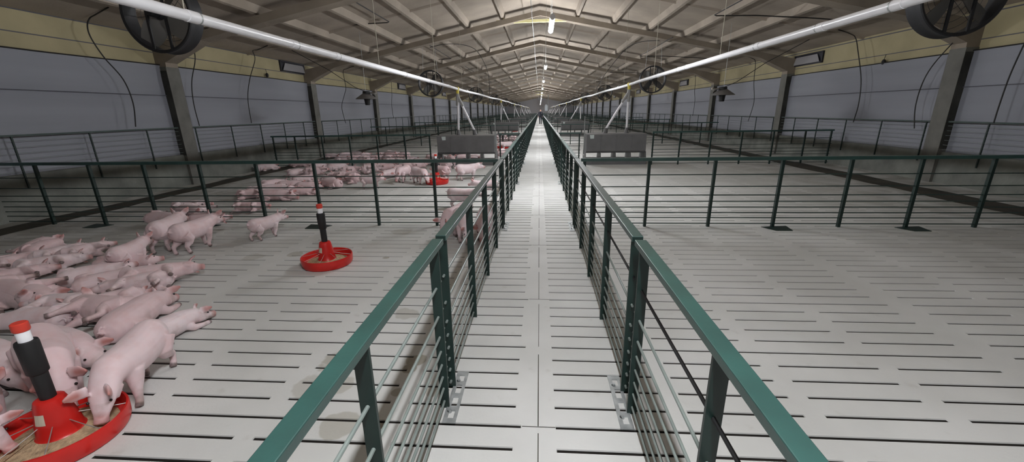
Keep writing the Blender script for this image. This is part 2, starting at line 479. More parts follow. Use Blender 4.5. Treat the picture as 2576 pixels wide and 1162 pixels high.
def build_floor():
    mb = MB()
    W_ = 8.46; pitch = .15; half = .0122; dep = .09; ch = .0068; ci = .0024
    y_first = 1.745 - pitch*38
    rows = int((Y1 - y_first)/pitch)
    ends = []                       # slot spans along x for ordinary and joint rows
    for k in range(-3, 3):
        b = 3.0*k
        L_ = .6175; g = .105
        for j in range(4):
            a = b + .09 + j*(L_+g); ends.append((a, a+L_))
    joint = [(3.0*k+.09, 3.0*k+2.91) for k in range(-3, 3)]
    def clip(sp): return [(max(a, LIM[0]), min(c, LIM[1])) for a, c in sp if min(c, LIM[1]) - max(a, LIM[0]) > .02]
    LIM = (-7.56, 7.06)
    ends, joint = clip(ends), clip(joint)
    prev = Y0
    for r in range(rows):
        y = y_first + r*pitch
        if y - half <= prev + .01: continue
        mb.mi = 0
        mb.add([(-W_,prev,0),(W_,prev,0),(W_,y-half,0),(-W_,y-half,0)], [(0,1,2,3)])
        sp = joint if (r - 38) % 5 == 0 else ends
        x = -W_
        jit = half
        for a, c in sp:
            mb.add([(x,y-half,0),(a,y-half,0),(a,y+half,0),(x,y+half,0)], [(0,1,2,3)])
            if y < 40:
                vs = [(a,y-half,0),(c,y-half,0),(c,y+half,0),(a,y+half,0),(a,y-half,-dep),(c,y-half,-dep),(c,y+half,-dep),(a,y+half,-dep)]
                lip = [(a+ci,y-half+ci,-ch),(c-ci,y-half+ci,-ch),(c-ci,y+half-ci,-ch),(a+ci,y+half-ci,-ch)]
                mb.add(vs[:4] + lip, [(0,1,5,4),(1,2,6,5),(2,3,7,6),(3,0,4,7)])     # worn, chamfered slot lip
                mb.mi = 1
                mb.add(lip + [(q[0], q[1], -dep) for q in lip], [(0,1,5,4),(1,2,6,5),(2,3,7,6),(3,0,4,7)])
                mb.mi = 0
            x = c
        mb.add([(x,y-half,0),(W_,y-half,0),(W_,y+half,0),(x,y+half,0)], [(0,1,2,3)])
        prev = y+half
    mb.add([(-W_,prev,0),(W_,prev,0),(W_,Y1,0),(-W_,Y1,0)], [(0,1,2,3)])
    # centre seam between the slab rows: a narrow groove drawn as a recessed strip
    mb.mi = 1
    mb.add([(-W_,Y0,-.5),(W_,Y0,-.5),(W_,Y1,-.5),(-W_,Y1,-.5)], [(0,1,2,3)])
    me = bpy.data.meshes.new('floor'); me.from_pydata(mb.v, [], mb.f)
    me.materials.append(M['floor']); me.materials.append(M['pit'])
    me.polygons.foreach_set('material_index', mb.m); me.update()
    o = bpy.data.objects.new('floor', me); COL.objects.link(o)
    tag(o, 'pale grey slatted concrete floor with dark slots', kind='structure')
    return o
build_floor()
# cracks along the walkway centre: slim slab joints
sj = MB()
rr = random.Random(3)
y = -3.5
while y < 60:
    l = rr.uniform(.5, .74)
    sj.box((-.0025+rr.uniform(-.001,.001), y, .0002), (.0022, y+l, .0012))
    y += .75
for k in range(-5, 40):
    yy = 1.745 + .75*k
    if k % 2 == 0: sj.box((-.085, yy-.0022, .0002), (.09, yy+.0022, .0012))
tag(sj.build('trim_3', M['dark_brown']), 'thin dark joint along the middle of the walkway slabs', kind='structure')

for s, nm, a, b in ((-1, 'trim_1', 7.62, 8.12), (1, 'trim_2', 7.06, 7.68)):  # dark brown strip on the floor beside each side wall
    t = MB()
    n = 240; rs = random.Random(7+s); vs = []; 
    for i in range(n+1):
        yy = Y0 + (Y1-Y0)*i/n
        w1, w2 = rs.uniform(-.05,.05), rs.uniform(-.05,.05)
        vs += [(s*(a+w1), yy, .002), (s*(a+.1+w1*.5), yy, .013), (s*(b-.1+w2), yy, .013), (s*(b+w2), yy, .002)]
    fs = []
    for i in range(n):
        for j in range(3):
            q = i*4+j; fs.append((q, q+1, q+5, q+4))
    t.add(vs, fs)
    tag(t.build(nm, M['dark_brown'], smooth=True), 'dark brown strip along the %s wall' % ('left' if s < 0 else 'right'), kind='structure')

for s, nm in ((-1, 'wall_left'), (1, 'wall_right')):
    lv = LV[s]; mb = MB()
    X = lambda v: s*v
    # low concrete wall, inner face leaning back a little at the top
    mb.prism([(X(8.42),0),(X(8.44),lv['low']),(X(8.47),lv['low']+.012),(X(8.80),lv['low']+.012),(X(8.80),0)], 'y', Y0, Y1)
    mb.mi = 1
    mb.prism([(X(8.60),lv['top']-.04),(X(8.60),lv['joint']-.008),(X(8.80),lv['joint']-.008),(X(8.80),lv['top']-.04)], 'y', Y0, Y1)
    mb.prism([(X(8.615),lv['joint']-.02),(X(8.615),lv['joint']+.02),(X(8.80),lv['joint']+.02),(X(8.80),lv['joint']-.02)], 'y', Y0, Y1)
    mb.prism([(X(8.60),lv['joint']+.008),(X(8.60),3.40),(X(8.80),3.40),(X(8.80),lv['joint']+.008)], 'y', Y0, Y1)
    mb.mi = 2
    for z_, h_ in ((lv['joint'], .009), (3.325 - (0 if s < 0 else .05), .012)):
        mb.prism([(X(8.596),z_-h_),(X(8.596),z_+h_),(X(8.63),z_+h_),(X(8.63),z_-h_)], 'y', Y0, Y1)
    tag(mb.build(nm, [M['low_wall'], M['upper_wall'], M['seam']]), '%s side wall: grey concrete below, cream panel above' % ('left' if s < 0 else 'right'), kind='structure')
    # tarpaulin curtain hung outside the columns, with slow ripples
    cb = MB(); rs = random.Random(11+s)
    ny = 464; zs = [lv['low']-.05, .95, 1.25, lv['seam']-.3, lv['seam']-.012, lv['seam'], lv['seam']+.012, lv['seam']+.3, lv['top']-.08, lv['top']]
    vs = []; fs = []
    for i in range(ny+1):
        yy = Y0 + (Y1-Y0)*i/ny
        for z in zs:
            q = mnoise.noise(Vector((yy*.55, z*1.6, s*4.))) * .022 + mnoise.noise(Vector((yy*1.7, z*.7, s*9.))) * .008
            inset = .006 if abs(z-lv['seam']) < .005 else 0
            vs.append((s*(8.515 + q - inset), yy, z + (mnoise.noise(Vector((yy*.35, 2., s)))*.02 if z == lv['top'] else 0)))
    m_ = len(zs)
    for i in range(ny):
        for j in range(m_-1):
            q = i*m_+j; fs.append((q, q+1, q+m_+1, q+m_))
    cb.add(vs, fs)
    cu = cb.build('side_curtain', M['curtain'], smooth=True)
    tag(cu, 'lilac-grey tarpaulin curtain closing the %s side opening' % ('left' if s < 0 else 'right'), 'curtain', 'side curtains')
    sb = MB(); hb = MB()
    pts = [(s*(8.495 + mnoise.noise(Vector((Y0+k*.5)*Vector((.55,0,0)) if False else Vector(((Y0+k*.5)*.55, lv['seam']*1.6, s*4.))))*.02), Y0+k*.5, lv['seam']) for k in range(int((Y1-Y0)/.5))]
    sb.tube(pts, .008, 6); sb.build('seam', M['seam'], cu, True)
    pts = [(8.505*s, Y0+k*1., lv['top'] + mnoise.noise(Vector(((Y0+k)*.35, 2., s)))*.02) for k in range(int(Y1-Y0))]
    hb.tube(pts, .013, 6); hb.build('top_shadow_line', M['cable'], cu, True)  # black tube standing in for the shadow line at the curtain's top edge

def build_ceiling():
    mb = MB()
    for s in (-1, 1):
        nseg = 116
        vs = []; fs = []
        xs = [0, 1.45, 2.9, 4.35, 5.8, 7.25, 8.8]
        for i in range(nseg+1):
            yy = Y0 + (Y1-Y0)*i/nseg
            for x in xs: vs.append((s*x, yy, roof(x)))
        n = len(xs)
        for i in range(nseg):
            for j in range(n-1):
                q = i*n+j; fs.append((q, q+1, q+n+1, q+n))
        mb.add(vs, fs)
        for x in (1.28, 2.5, 3.7, 4.9, 6.1, 7.3):
            z = roof(x)
            mb.prism([(s*(x-.085), z+.02), (s*(x-.038), z-.145), (s*(x+.038), z-.16), (s*(x+.085), z-.02)], 'y', Y0, Y1)
        for k in range(38):            # shallow cross ribs of the roof slabs
            yy = 0.36 + 3*k
            if (k-1) % 2 == 0: continue
            mb.prism([(yy-.05, 0), (yy-.025, -.05), (yy+.025, -.05), (yy+.05, 0)], 'x', 0, 0.001) if False else None
            d = [(yy-.05, .01), (yy-.02, -.045), (yy+.02, -.045), (yy+.05, .01)]
            vs = [(0, p[0], roof(0)+p[1]) for p in d] + [(s*8.6, p[0], roof(8.6)+p[1]) for p in d]
            mb.add(vs, [(0,1,5,4),(1,2,6,5),(2,3,7,6)])
    o = mb.build('ceiling', M['ceiling'])
    tag(o, 'low-pitched tan ceiling with ribs running down the barn', kind='structure')
build_ceiling()
for nm, yy, th in (('wall_front', Y0, -.15), ('wall_back', Y1, .15)):
    mb = MB(); mb.prism([(-8.8,-.1),(8.8,-.1),(8.8,3.3),(0,5.1),(-8.8,3.3)], 'y', yy, yy+th)
    tag(mb.build(nm, M['flap']), 'end wall of the barn', kind='structure')

# ---------------------------------------------------------------- portal frames
def frame_parts(root, tie):
    for s in (-1, 1):
        c = MB(); zt = 2.66
        c.box((min(s*8.36,s*8.78), -.172, 0), (max(s*8.36,s*8.78), .172, zt))
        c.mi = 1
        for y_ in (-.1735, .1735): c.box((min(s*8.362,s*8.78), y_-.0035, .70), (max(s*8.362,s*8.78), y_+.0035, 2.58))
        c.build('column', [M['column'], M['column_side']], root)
        r = MB()
        r.prism([(s*8.36,zt),(s*8.355,2.75),(s*7.42,3.185),(s*7.2,4.68-.2*7.2),(0,4.68),(0,4.845),(s*8.78,4.845-.2*8.78),(s*8.78,zt)], 'y', -.16, .16)
        r.build('rafter', M['beam'], root)
    if tie:
        t = MB(); t.box((-1.5,-.045,4.50),(1.5,.045,4.59))
        t.box((-2.75,-.02,4.40),(-1.45,.02,4.43), Matrix.Identity(4)) if False else None
        b = t.build('tie_bar', M['tie'], root)
        for x in (-1.25, 1.27):
            h = MB(); h.tube([(x,0,4.55),(x,0,roof(x)-.02)], .02, 8); h.build('hanger_rod', M['tie'], b)
for k, yy in enumerate(FRAMES):
    if k == 0: lab = 'concrete portal frame nearest the camera, its columns mostly outside the picture'
    elif k == 1: lab = 'concrete portal frame behind the two near black fans, reddish stain on its left column head'
    elif k == 2: lab = 'concrete portal frame carrying the yellow-lit tie bar with two hanger rods'
    else: lab = '%s concrete portal frame from the near end of the barn' % ORD[k]
    fr = empty('portal_frame', (0, yy, 0), 0, lab, 'portal frame', 'portal frames')
    frame_parts(fr, k in (2, 11, 13))

# ---------------------------------------------------------------- pen fences
BARZ = [.045, .128, .201, .278, .360, .448, .567, .729]
TOPZ = .966
def post_box(x, y, z1, wx=.05, wy=.012, tilt=0):
    mb = MB(); mb.box((x-wx/2, y-wy/2, 0), (x+wx/2, y+wy/2, z1)); return mb
def foot_plate_slotted(xc, y0, y1):
    mb = MB(); w = .036; t = .006
    mb.box((xc-w, y0, 0), (xc-w+.022, y1, t)); mb.box((xc+w-.018, y0, 0), (xc+w, y1, t))
    n = 5
    for k in range(n):
        a = y0 + (y1-y0)*k/(n-1) - (.0 if k == 0 else .018 if k < n-1 else .036)
        mb.box((xc-w+.022, a, 0), (xc+w-.018, a+.036, t))
    for k in (.2, .8): mb.lathe([(.0001,.018),(.009,.018),(.009,.006),(.013,.006),(.013,.0)], (xc-.012, y0+(y1-y0)*k, 0), 10)
    return mb
def walkway_panel(s, detailed):
    xc = FENCE_X[s]
    L_ = PANEL - .055
    posts = [.03 + .86*j for j in range(5)]
    root = empty('walkway_fence_panel')
    if detailed:
        r = MB(); r.rbox((xc-.0285, 0, TOPZ-.03), (xc+.0285, L_, TOPZ), .003)
        rail = r.build('top_rail', M['rail'], root)
        for y_ in (0, L_):
            e = MB(); e.box((xc-.026, y_-.0015, TOPZ-.028), (xc+.026, y_+.0015, TOPZ-.003)); e.build('end_cap', M['post'], rail)
        for i, z in enumerate(BARZ):
            b = MB(); b.tube([(xc, .004, z), (xc, L_-.004, z)], .0068, 8)
            b.build('bar', M['black'] if (s > 0 and i == 7) else M['bar'], root, True)
        for y_ in posts:
            p = post_box(xc, y_, TOPZ-.03).build('post', M['post'], root)
        fp = foot_plate_slotted(xc - s*.0 + (-s)*.045, -.275, .165).build('foot_plate', M['galv'], root)
    else:
        r = MB(); r.box((xc-.0285, 0, TOPZ-.03), (xc+.0285, L_, TOPZ)); r.build('top_rail', M['rail'], root)
        for z in BARZ:
            b = MB(); b.tube([(xc, .004, z), (xc, L_-.004, z)], .0068, 4, False); b.build('bar', M['bar'], root)
        for y_ in posts: post_box(xc, y_, TOPZ-.03).build('post', M['post'], root)
    return root
for s in (-1, 1):
    side = 'left' if s < 0 else 'right'
    P0 = {True: walkway_panel(s, True), False: walkway_panel(s, False)}
    used = {True: False, False: False}
    for k in range(0, 30):
        yy = CROSS0 + .02 - PANEL*2 + PANEL*k
        if yy + PANEL > 108: break
        det = k < 7
        o = P0[det]
        if used[det]: o = copy_tree(P0[det])
        used[det] = True
        o.location = (0, yy, 0)
        if k == 0: lab = 'nearest green fence panel on the %s of the walkway, cut by the picture edge' % side
        elif k == 1: lab = '%s walkway fence panel between the near slotted foot plate and the first cross fence' % side
        elif k < 7: lab = '%s green fence panel on the %s of the walkway, counted from the camera' % (ORD[k], side)
        else: lab = 'far green fence panel on the %s side of the walkway' % side
        tag(o, lab, 'fence', '%s walkway fence panels' % side)

def cross_fence(s, detailed, gap):
    """fence from the walkway to the wall; gap leaves room for the hopper feeder standing in the fence line"""
    root = empty('cross_fence')
    spans = [(.57, 8.34)]
    if gap: spans = [(.57, 1.22), (3.30, 8.34)]
    n = 8 if detailed else 4
    for a, b_ in spans:
        xa, xb = sorted((s*a, s*b_))
        r = MB(); r.rbox((xa, -.025, .918), (xb, .025, TOPZ-.004), .003); r.build('top_rail', M['rail'], root)
        for z in BARZ:
            b = MB(); b.tube([(xa,0,z),(xb,0,z)], .0072, n, detailed); b.build('bar', M['bar_dark'], root, detailed)
    for j in range(9):
        ax = .62 + .87*j
        if gap: ax = (.62, 1.18, 3.33, 4.1, 4.97, 5.84, 6.71, 7.58, 8.28)[j]
        x = s*ax
        p = MB(); p.box((x-.018, -.02, 0), (x+.018, .02, .918)); p = p.build('post', M['post'], root)
        if j in (3, 5, 7) and not gap:
            f = MB()
            f.prism([(x-.16,-.03),(x-.05,-.21),(x+.16,-.21),(x+.20,.03)] if s > 0 else [(x+.16,-.03),(x+.05,-.21),(x-.16,-.21),(x-.20,.03)], 'z', 0, .006)
            f.build('foot_plate', M['post'], p)
    return root
for s in (-1, 1):
    side = 'left' if s < 0 else 'right'
    P0 = {}
    for k in range(15):
        ypos = CROSS0 + PEN*k - (.5 if k == 1 else 0)
        key = (k < 4, k % 2 == 1)
        if key not in P0: o = P0[key] = cross_fence(s, *key)
        else: o = copy_tree(P0[key])
        o.location = (0, ypos, 0)
        tag(o, '%s green cross fence on the %s side, from the walkway to the wall' % (ORD[k], side), 'fence', '%s cross fences' % side)

# railing on the low wall, one length per bay
def wall_railing(s, detailed):
    lv = LV[s]; root = empty('wall_railing'); x = s*8.405
    r = MB(); r.box((x-.012, .19, lv['rail']-.028), (x+.012, 5.81, lv['rail']))
    r.build('top_rail', M['bar_dark'], root)
    pm = MB()
    for j, yy in enumerate((.30, 1.5, 2.7, 3.87, 5.02)):
        p = MB()
        p.box((x-.011, yy-.011, lv['low']-.22), (x+.011, yy+.011, lv['rail']-.028))
        p.build('post', M['post'], root)
    w = MB()
    for j in range(6):
        z = lv['low'] + .06 + (lv['rail']-lv['low']-.1)*j/5.6
        w.tube([(x,.2,z),(x,5.8,z)], .0032, 5, False)
    w.build('wires', M['bar'], root)
    return root
for s in (-1, 1):
    side = 'left' if s < 0 else 'right'
    P0 = {True: wall_railing(s, True), False: wall_railing(s, False)}
    used = {True: False, False: False}
    for k in range(18):
        det = k < 5
        o = P0[det] if not used[det] else copy_tree(P0[det])
        used[det] = True
        o.location = (0, 3.36 + PITCH*k, 0)
        tag(o, '%s dark railing length along the %s wall, from the near end' % (ORD[k], side), 'railing', '%s wall railings' % side)

# ---------------------------------------------------------------- feed lines and hopper feeders
PIPE = {-1: (-2.49, 2.275), 1: (2.64, 2.305)}
HOP = [12.48 + 14.48*k for k in range(7)]
for s in (-1, 1):
    side = 'left' if s < 0 else 'right'
    x, z = PIPE[s]
    p = MB()
    pts = []
    yy = Y0 + .2
    while yy < 98:
        sag = .012*math.sin(yy*.8) + .02*math.sin(yy*.23+1)*min(1, yy/30 if yy > 0 else 0)
        pts.append((x, yy, z + (sag if yy > 12 else 0))); yy += .7
    p.tube(pts, .0375, 14)
    pipe = p.build('feed_pipe', M['white_pvc'], smooth=True)
    tag(pipe, 'long white feed pipe hung along the %s side of the barn' % side, 'pipe', 'white feed pipes')
    cs = (3.05, 4.3, 5.2, 7.8, 9.5, 11.55, 14.5, 17.2, 20, 23) if s < 0 else (3.5, 4.35, 5.5, 7.95, 8.4, 9.8, 14.5, 17.2, 20, 23)
    for yy in cs:
        c = MB(); c.lathe([(.0376,-.05),(.0415,-.048),(.0415,.048),(.0376,.05)], (x, yy, z), 16, axis='y')
        c.build('coupling', M['white_pvc'], pipe, True)
        if yy < 12:
            c = MB(); c.lathe([(.0422,-.006),(.0435,-.006),(.0435,.006),(.0422,.006)], (x, yy+.055, z), 16, axis='y'); c.build('clamp', M['galv'], pipe, True)
    for yy in (3.0, 6.6, 10.2, 13.7, 17.4, 20.6, 25.6):
        h = MB(); h.tube([(x, yy, z+.04), (x+s*.02, yy+.05, z+.35), (x+s*.03, yy+.06, roof(x)-.02)], .0045, 6)
        h.build('hanger_wire', M['rope'], pipe)

def hopper_feeder(s):
    """double-sided dry feeder; local origin at its front, floor level, x across"""
    root = empty('hopper_feeder')
    xa, xb = (-3.15, -1.36) if s < 0 else (1.40, 3.18)
    px, pz = PIPE[s]
    b = MB()
    prof = [(0.05,.34),(0.0,.40),(0.0,.885),(.06,.90),(.70,.90),(.76,.885),(.76,.40),(.71,.34)]
    b.prism(prof, 'x', xa+.012, xb-.012)
    body = b.build('hopper', M['hopper'], root)
    w = (xb-xa)/4
    t = MB()
    t.prism([(-.05,0),(-.06,.13),(-.045,.13),(-.03,.02),(.79,.02),(.805,.13),(.82,.13),(.81,0)], 'x', xa, xb)
    t.build('trough', M['hopper'], root)
    ins = MB(); ins.box((xa+.01,.02,.02),(xb-.01,.74,.1)); ins.build('feed', M['hopper_in'], root)
    for k in range(5):
        x = xa + w*k
        d = MB(); d.prism([(-.05,.02),(-.055,.14),(.03,.38),(.73,.38),(.815,.14),(.81,.02)], 'x', x-.008, x+.008); d.build('divider', M['hopper'], root)
    for k in range(1, 4):
        d = MB(); d.box((xa+w*k-.011, -.014, .40), (xa+w*k+.011, .001, .86)); d.build('seam_strip', M['hopper'], body)
        d = MB(); d.lathe([(.0001,-.012),(.016,-.01),(.016,.004)], (xa+w*k, 0, .83), 10, axis='y'); d.build('bolt', M['black'], body, True)
    x0 = xa + .16 if s < 0 else xa + .10
    st = MB(); st.prism([(x0-.0,.875),(x0+.13,.875),(x0+.125,.77),(x0+.02,.765)], 'y', -.004, .002); st.build('sticker', M['sticker'], root)
    xv, xd = (-2.52, -2.02) if s < 0 else (2.64, 2.02)
    yc = .36
    # tee, sleeves and the two white down pipes
    e = MB(); e.lathe([(.043,-.09),(.048,-.08),(.048,.08),(.043,.09)], (px, yc, pz), 14, axis='y')
    e.tube([(px,yc,pz-.02),(px,yc,pz-.17)], [.045,.042], 14); e.build('tee', M['yellow'], root, True)
    e = MB(); e.tube([(px,yc,pz-.15),(xv*.9+px*.1,yc,pz-.50)], [.05,.044], 12)
    e.tube([(px,yc,pz-.22),(px+(xd-px)*.3,yc,pz-.52)], [.042,.040], 12); e.build('drop_boot', M['sleeve'], root, True)
    e = MB(); e.tube([(px,yc,pz-.40),(xv,yc,1.02)], .033, 12); e.build('down_pipe', M['white_pvc'], root, True)
    e = MB(); e.tube([(px+(xd-px)*.18,yc,pz-.42),(xd,yc,1.03)], .033, 12); e.build('down_pipe', M['white_pvc'], root, True)
    for x in (xv, xd):
        e = MB(); e.tube([(x,yc,1.06),(x,yc,.96),(x+(.03 if x == xd else 0)*-s,yc,.89)], [.040,.062,.075], 12); e.build('inlet_sleeve', M['hopper'], root, True)
    return root
for s in (-1, 1):
    side = 'left' if s < 0 else 'right'
    base = hopper_feeder(s)
    for k, yy in enumerate(HOP):
        o = base if k == 0 else copy_tree(base)
        o.location = (0, yy, 0)
        tag(o, ('%s grey hopper feeder on the %s side, white down pipes under a yellow tee' if k == 0 else
                '%s grey hopper feeder along the %s side of the barn') % (('nearest' if k == 0 else ORD[k]), side), 'feeder', '%s hopper feeders' % side)
    for k in range(2):
        w = MB(); x = s*1.33 if k == 0 else s*3.42
        y = HOP[k] - .05 if k == 0 else HOP[1]-.1
        w.tube([(x,y,.0),(x,y,1.42)], .014, 8)
        wp = w.build('drinker_pipe', M['galv'], smooth=True)
        n = MB(); n.tube([(x,y,.32),(x,y-.06,.29)], [.012,.008], 8); n.build('nipple', M['chrome'], wp)
        tag(wp, 'thin upright drinker pipe beside the %s hopper feeder on the %s' % ('nearest' if k == 0 else 'second', side), 'pipe', 'drinker pipes')

# ---------------------------------------------------------------- round red feeders
def round_feeder():
    root = empty('round_feeder')
    R = .262
    t = MB()
    t.lathe([(.05,.012),(.20,.008),(.228,.0),(R-.012,.006),(R,.03),(R+.004,.096),(R+.001,.104),(R-.008,.103),(R-.013,.094),(R-.022,.045),(.20,.030),(.05,.04)], n=48)
    tray = t.build('tray', M['red'], root, True)
    f = MB()
    f.lathe([(.228,.030),(.20,.043),(.16,.050),(.11,.058),(.07,.07)], n=40); fd = f.build('feed', M['feed'], root, True)
    fd['kind'] = 'stuff'
    c = MB()
    c.lathe([(.112,.05),(.098,.058),(.088,.072),(.082,.12),(.062,.235),(.056,.255),(.044,.262),(.030,.262)], n=32); cone = c.build('funnel', M['red'], root, True)
    l = MB()
    vs = []; 
    for i in range(5):
        for z in (.15, .205):
            r = .082 - (.082-.062)*((z-.12)/.115) + .0012
            a = -2.25 + .62*(i/4)
            vs.append((r*math.cos(a), r*math.sin(a), z))
    l.add(vs, [(2*i,2*i+2,2*i+3,2*i+1) for i in range(4)]); l.build('label', M['card'], cone)
    tb = MB()
    tb.lathe([(.029,.25),(.030,.27),(.0315,.40),(.037,.405),(.0405,.41),(.0425,.565),(.040,.578),(.026,.58)], n=24); tb.build('black_tube', M['black'], root, True)
    n = MB(); n.lathe([(.025,.56),(.026,.635),(.023,.64)], n=20); n.build('neck', M['white_pvc'], root, True)
    k = MB(); k.lathe([(.0001,.676),(.026,.676),(.031,.672),(.032,.640),(.028,.632)], n=20); k.build('cap', M['cap'], root, True)
    for i in range(8):
        a = i*PI/4 + .2
        s = MB(); s.tube([(.079*math.cos(a),.079*math.sin(a),.135),(.16*math.cos(a),.16*math.sin(a),.115),((R-.004)*math.cos(a),(R-.004)*math.sin(a),.098)], .0024, 6)
        s.build('spoke', M['wire'], root, True)
    return root
rf = round_feeder()
for k, (x, y, a, lab) in enumerate([(-2.44,1.54,.5,'nearest round red feeder at the lower left, piglets feeding from its pan'),
                           (-2.335,4.05,.0,'round red feeder standing alone in the middle of the near pen'),
                           (-2.37,9.20,1.1,'round red feeder in the second pen, seen between the fence bars'),
                           (-1.62,18.3,.3,'round red feeder just right of the nearest left hopper, mostly hidden'),
                           (-2.0,33.5,.9,'tiny dark-topped round feeder far beyond the left hopper')]):
    o = rf if k == 0 else copy_tree(rf)
    o.location = (x, y, 0); o.rotation_euler.z = a
    tag(o, lab, 'feeder', 'round red feeders')

# ---------------------------------------------------------------- lamps
def lamp():
    root = empty('ceiling_lamp')
    L_ = 1.22
    h = MB(); h.box((-.012,-L_/2,.036),(.012,L_/2,.056)); h.build('housing', M['white_pvc'], root)
    for y_ in (-1, 1):
        h = MB(); h.lathe([(.0001,-.03),(.044,-.03),(.046,.0),(.046,.02),(.0001,.02)], (0,y_*L_/2,0), 16, axis='y'); h.build('end_cap', M['white_pvc'], root, True)
    d = MB(); d.tube([(0,-L_/2+.02,0),(0,L_/2-.02,0)], .042, 16); d.build('diffuser', M['lamp'], root, True)
    for y_ in (-.45, .45):
        w = MB(); w.tube([(0,y_,.05),(0,y_,roof(0)-3.05-.03)], .004, 6); w.build('suspension_wire', M['wire'], root)
    return root
lp = lamp()
for k in range(16):
    o = lp if k == 0 else copy_tree(lp)
    o.location = (.205, .82 + 7.1*k if k else .3, 3.05)
    lab = {0: 'lamp hung above the camera, outside the top of the picture', 1: 'nearest bright lamp in view, in front of the yellow-lit tie bar'}.get(k, '%s bright lamp in the row above the walkway, from the near end' % ORD[k-1])
    tag(o, lab, 'lamp', 'lamps above the walkway')
c = MB()
pts = []
for k in range(60):
    yy = 2 + 1.6*k; pts.append((-.21, yy, 4.0 + .03*math.sin(yy*.9)))
c.tube(pts, .008, 8)
cd = c.build('conduit', M['galv'], smooth=True)
for k in range(12):
    h = MB(); yy = 5.2+8*k; h.tube([(-.21, yy, 4.0), (-.21, yy, roof(.21)-.01)], .003, 5); h.build('hanger_wire', M['wire'], cd)
tag(cd, 'thin pale conduit running beside the lamps under the ridge', 'conduit')

# ---------------------------------------------------------------- circulation fans
def fan(z_drop):
    root = empty('circulation_fan')
    R = .49
    d = MB(); d.lathe([(R-.03,-.10),(R,-.11),(R+.012,-.10),(R-.006,-.03),(R-.012,.0),(R-.006,.06),(R+.008,.11),(R,.115),(R-.03,.095),(R-.035,0)], n=56, axis='y', close=True)
    dr = d.build('drum', M['fan'], root, True)
    g = MB()
    for r in (.11,.18,.25,.32,.40): 
        g.tube([(r*math.cos(a*PI/16), .105, r*math.sin(a*PI/16)) for a in range(33)], .0028, 4, False)
    for a in range(8):
        g.tube([(.08*math.cos(a*PI/4), .107, .08*math.sin(a*PI/4)), ((R-.005)*math.cos(a*PI/4), .107, (R-.005)*math.sin(a*PI/4))], .0035, 4)
    g.build('grille', M['fan'], dr)
    h = MB(); h.lathe([(.0001,-.09),(.06,-.085),(.075,-.05),(.075,.05),(.06,.09),(.0001,.095)], n=24, axis='y'); h.build('hub', M['fan'], root, True)
    for k in range(4):
        a = k*PI/2 + .9
        b = MB(); n = 7; vs = []
        for i in range(n):
            r = .07 + (.44-.07)*i/(n-1); w = .05 + .085*math.sin(PI*(.2+.6*i/(n-1))); tw = .75 - .35*i/(n-1)
            for q in (-1, 1):
                lx = q*w; 
                vs.append((r*math.cos(a) - lx*math.cos(tw)*math.sin(a), lx*math.sin(tw), r*math.sin(a) + lx*math.cos(tw)*math.cos(a)))
        vs2 = [(p[0], p[1]+.006, p[2]) for p in vs]
        b.add(vs + vs2, [(2*i,2*i+2,2*i+3,2*i+1) for i in range(n-1)] + [(2*n+2*i,2*n+2*i+1,2*n+2*i+3,2*n+2*i+2) for i in range(n-1)])
        b.build('blade', M['blade'], root, True)
    m = MB(); m.lathe([(.0001,-.20),(.05,-.20),(.062,-.18),(.062,-.10),(.05,-.09)], n=18, axis='y'); m.build('motor', M['fan'], root, True)
    for x in (-.13, .13):
        br = MB(); zz = math.sqrt((R-.02)**2 - x*x)
        br.box((x-.016,-.11,-zz), (x+.016,-.09,zz)); br.build('bracket', M['fan'], root)
    for x in (-.3, .3):
        w = MB(); w.tube([(x,0,math.sqrt(R*R-x*x)),(x*.8,0,z_drop)], .005, 6); w.build('chain', M['galv'], root)
    return root
fb = fan(roof(4.35) - 2.70 - .05)
for s in (-1, 1):
    for k in range(8):
        if k == 0: o = fb if s < 0 else copy_tree(fb)
        else: o = copy_tree(fb)
        yy = 5.8 if k == 0 else 5.0 + 12*k
        o.location = (s*4.36, yy, 2.76 if (s < 0 and k == 0) else 2.70 if k == 0 or s < 0 else 2.68)
        if k == 0: o.location.x = -5.15 if s < 0 else 5.01; o.location.z = 2.93 if s < 0 else 2.88
        o.rotation_euler = (.0, 0, s*.0)
        if k == 0: lab = 'large black fan at the top %s, partly hidden by the white pipe' % ('left' if s < 0 else 'right')
        else: lab = '%s black circulation fan hanging along the %s side' % (ORD[k], 'left' if s < 0 else 'right')
        tag(o, lab, 'fan', 'circulation fans')

# ---------------------------------------------------------------- gas heaters
def heater(s):
    root = empty('gas_heater')
    h = MB(); h.lathe([(.06,.11),(.10,.10),(.32,-.055),(.325,-.07),(.315,-.07),(.09,.085),(.06,.095)], n=36, close=True); h.build('hood', M['cone'], root, True)
    b = MB(); b.lathe([(.0001,.17),(.10,.165),(.115,.15),(.115,-.02),(.09,-.10),(.075,-.24),(.06,-.25),(.0001,-.25)], (s*-.02,0,0), 24); b.build('burner', M['black'], root, True)
    v = MB(); v.tube([(-s*.12,0,.12),(-s*.24,-.02,.10),(-s*.30,-.02,.05)], [.02,.024,.018], 12); v.build('gas_valve', M['chrome'], root, True)
    v = MB(); v.tube([(-s*.22,0,.10),(-s*.34,.0,.12)], [.03,.035], 12); v.build('regulator', M['chrome'], root, True)
    c = MB(); c.tube([(0,0,.165),(0,0,roof(5.4)-2.07-.03)], .004, 6); c.build('chain', M['galv'], root)
    c = MB(); c.tube([(0,0,.15),(s*.25,-.2,.28),(s*.8,-.6,.75),(s*1.6,-1.0,1.25)], .009, 8); c.build('gas_hose', M['cable'], root, True)
    return root
for s in (-1, 1):
    o = heater(s); o.location = (s*5.42, 13.0, 2.09 if s < 0 else 2.02)
    tag(o, 'hanging gas heater with grey hood and black burner on the %s side' % ('left' if s < 0 else 'right'), 'heater', 'gas heaters')

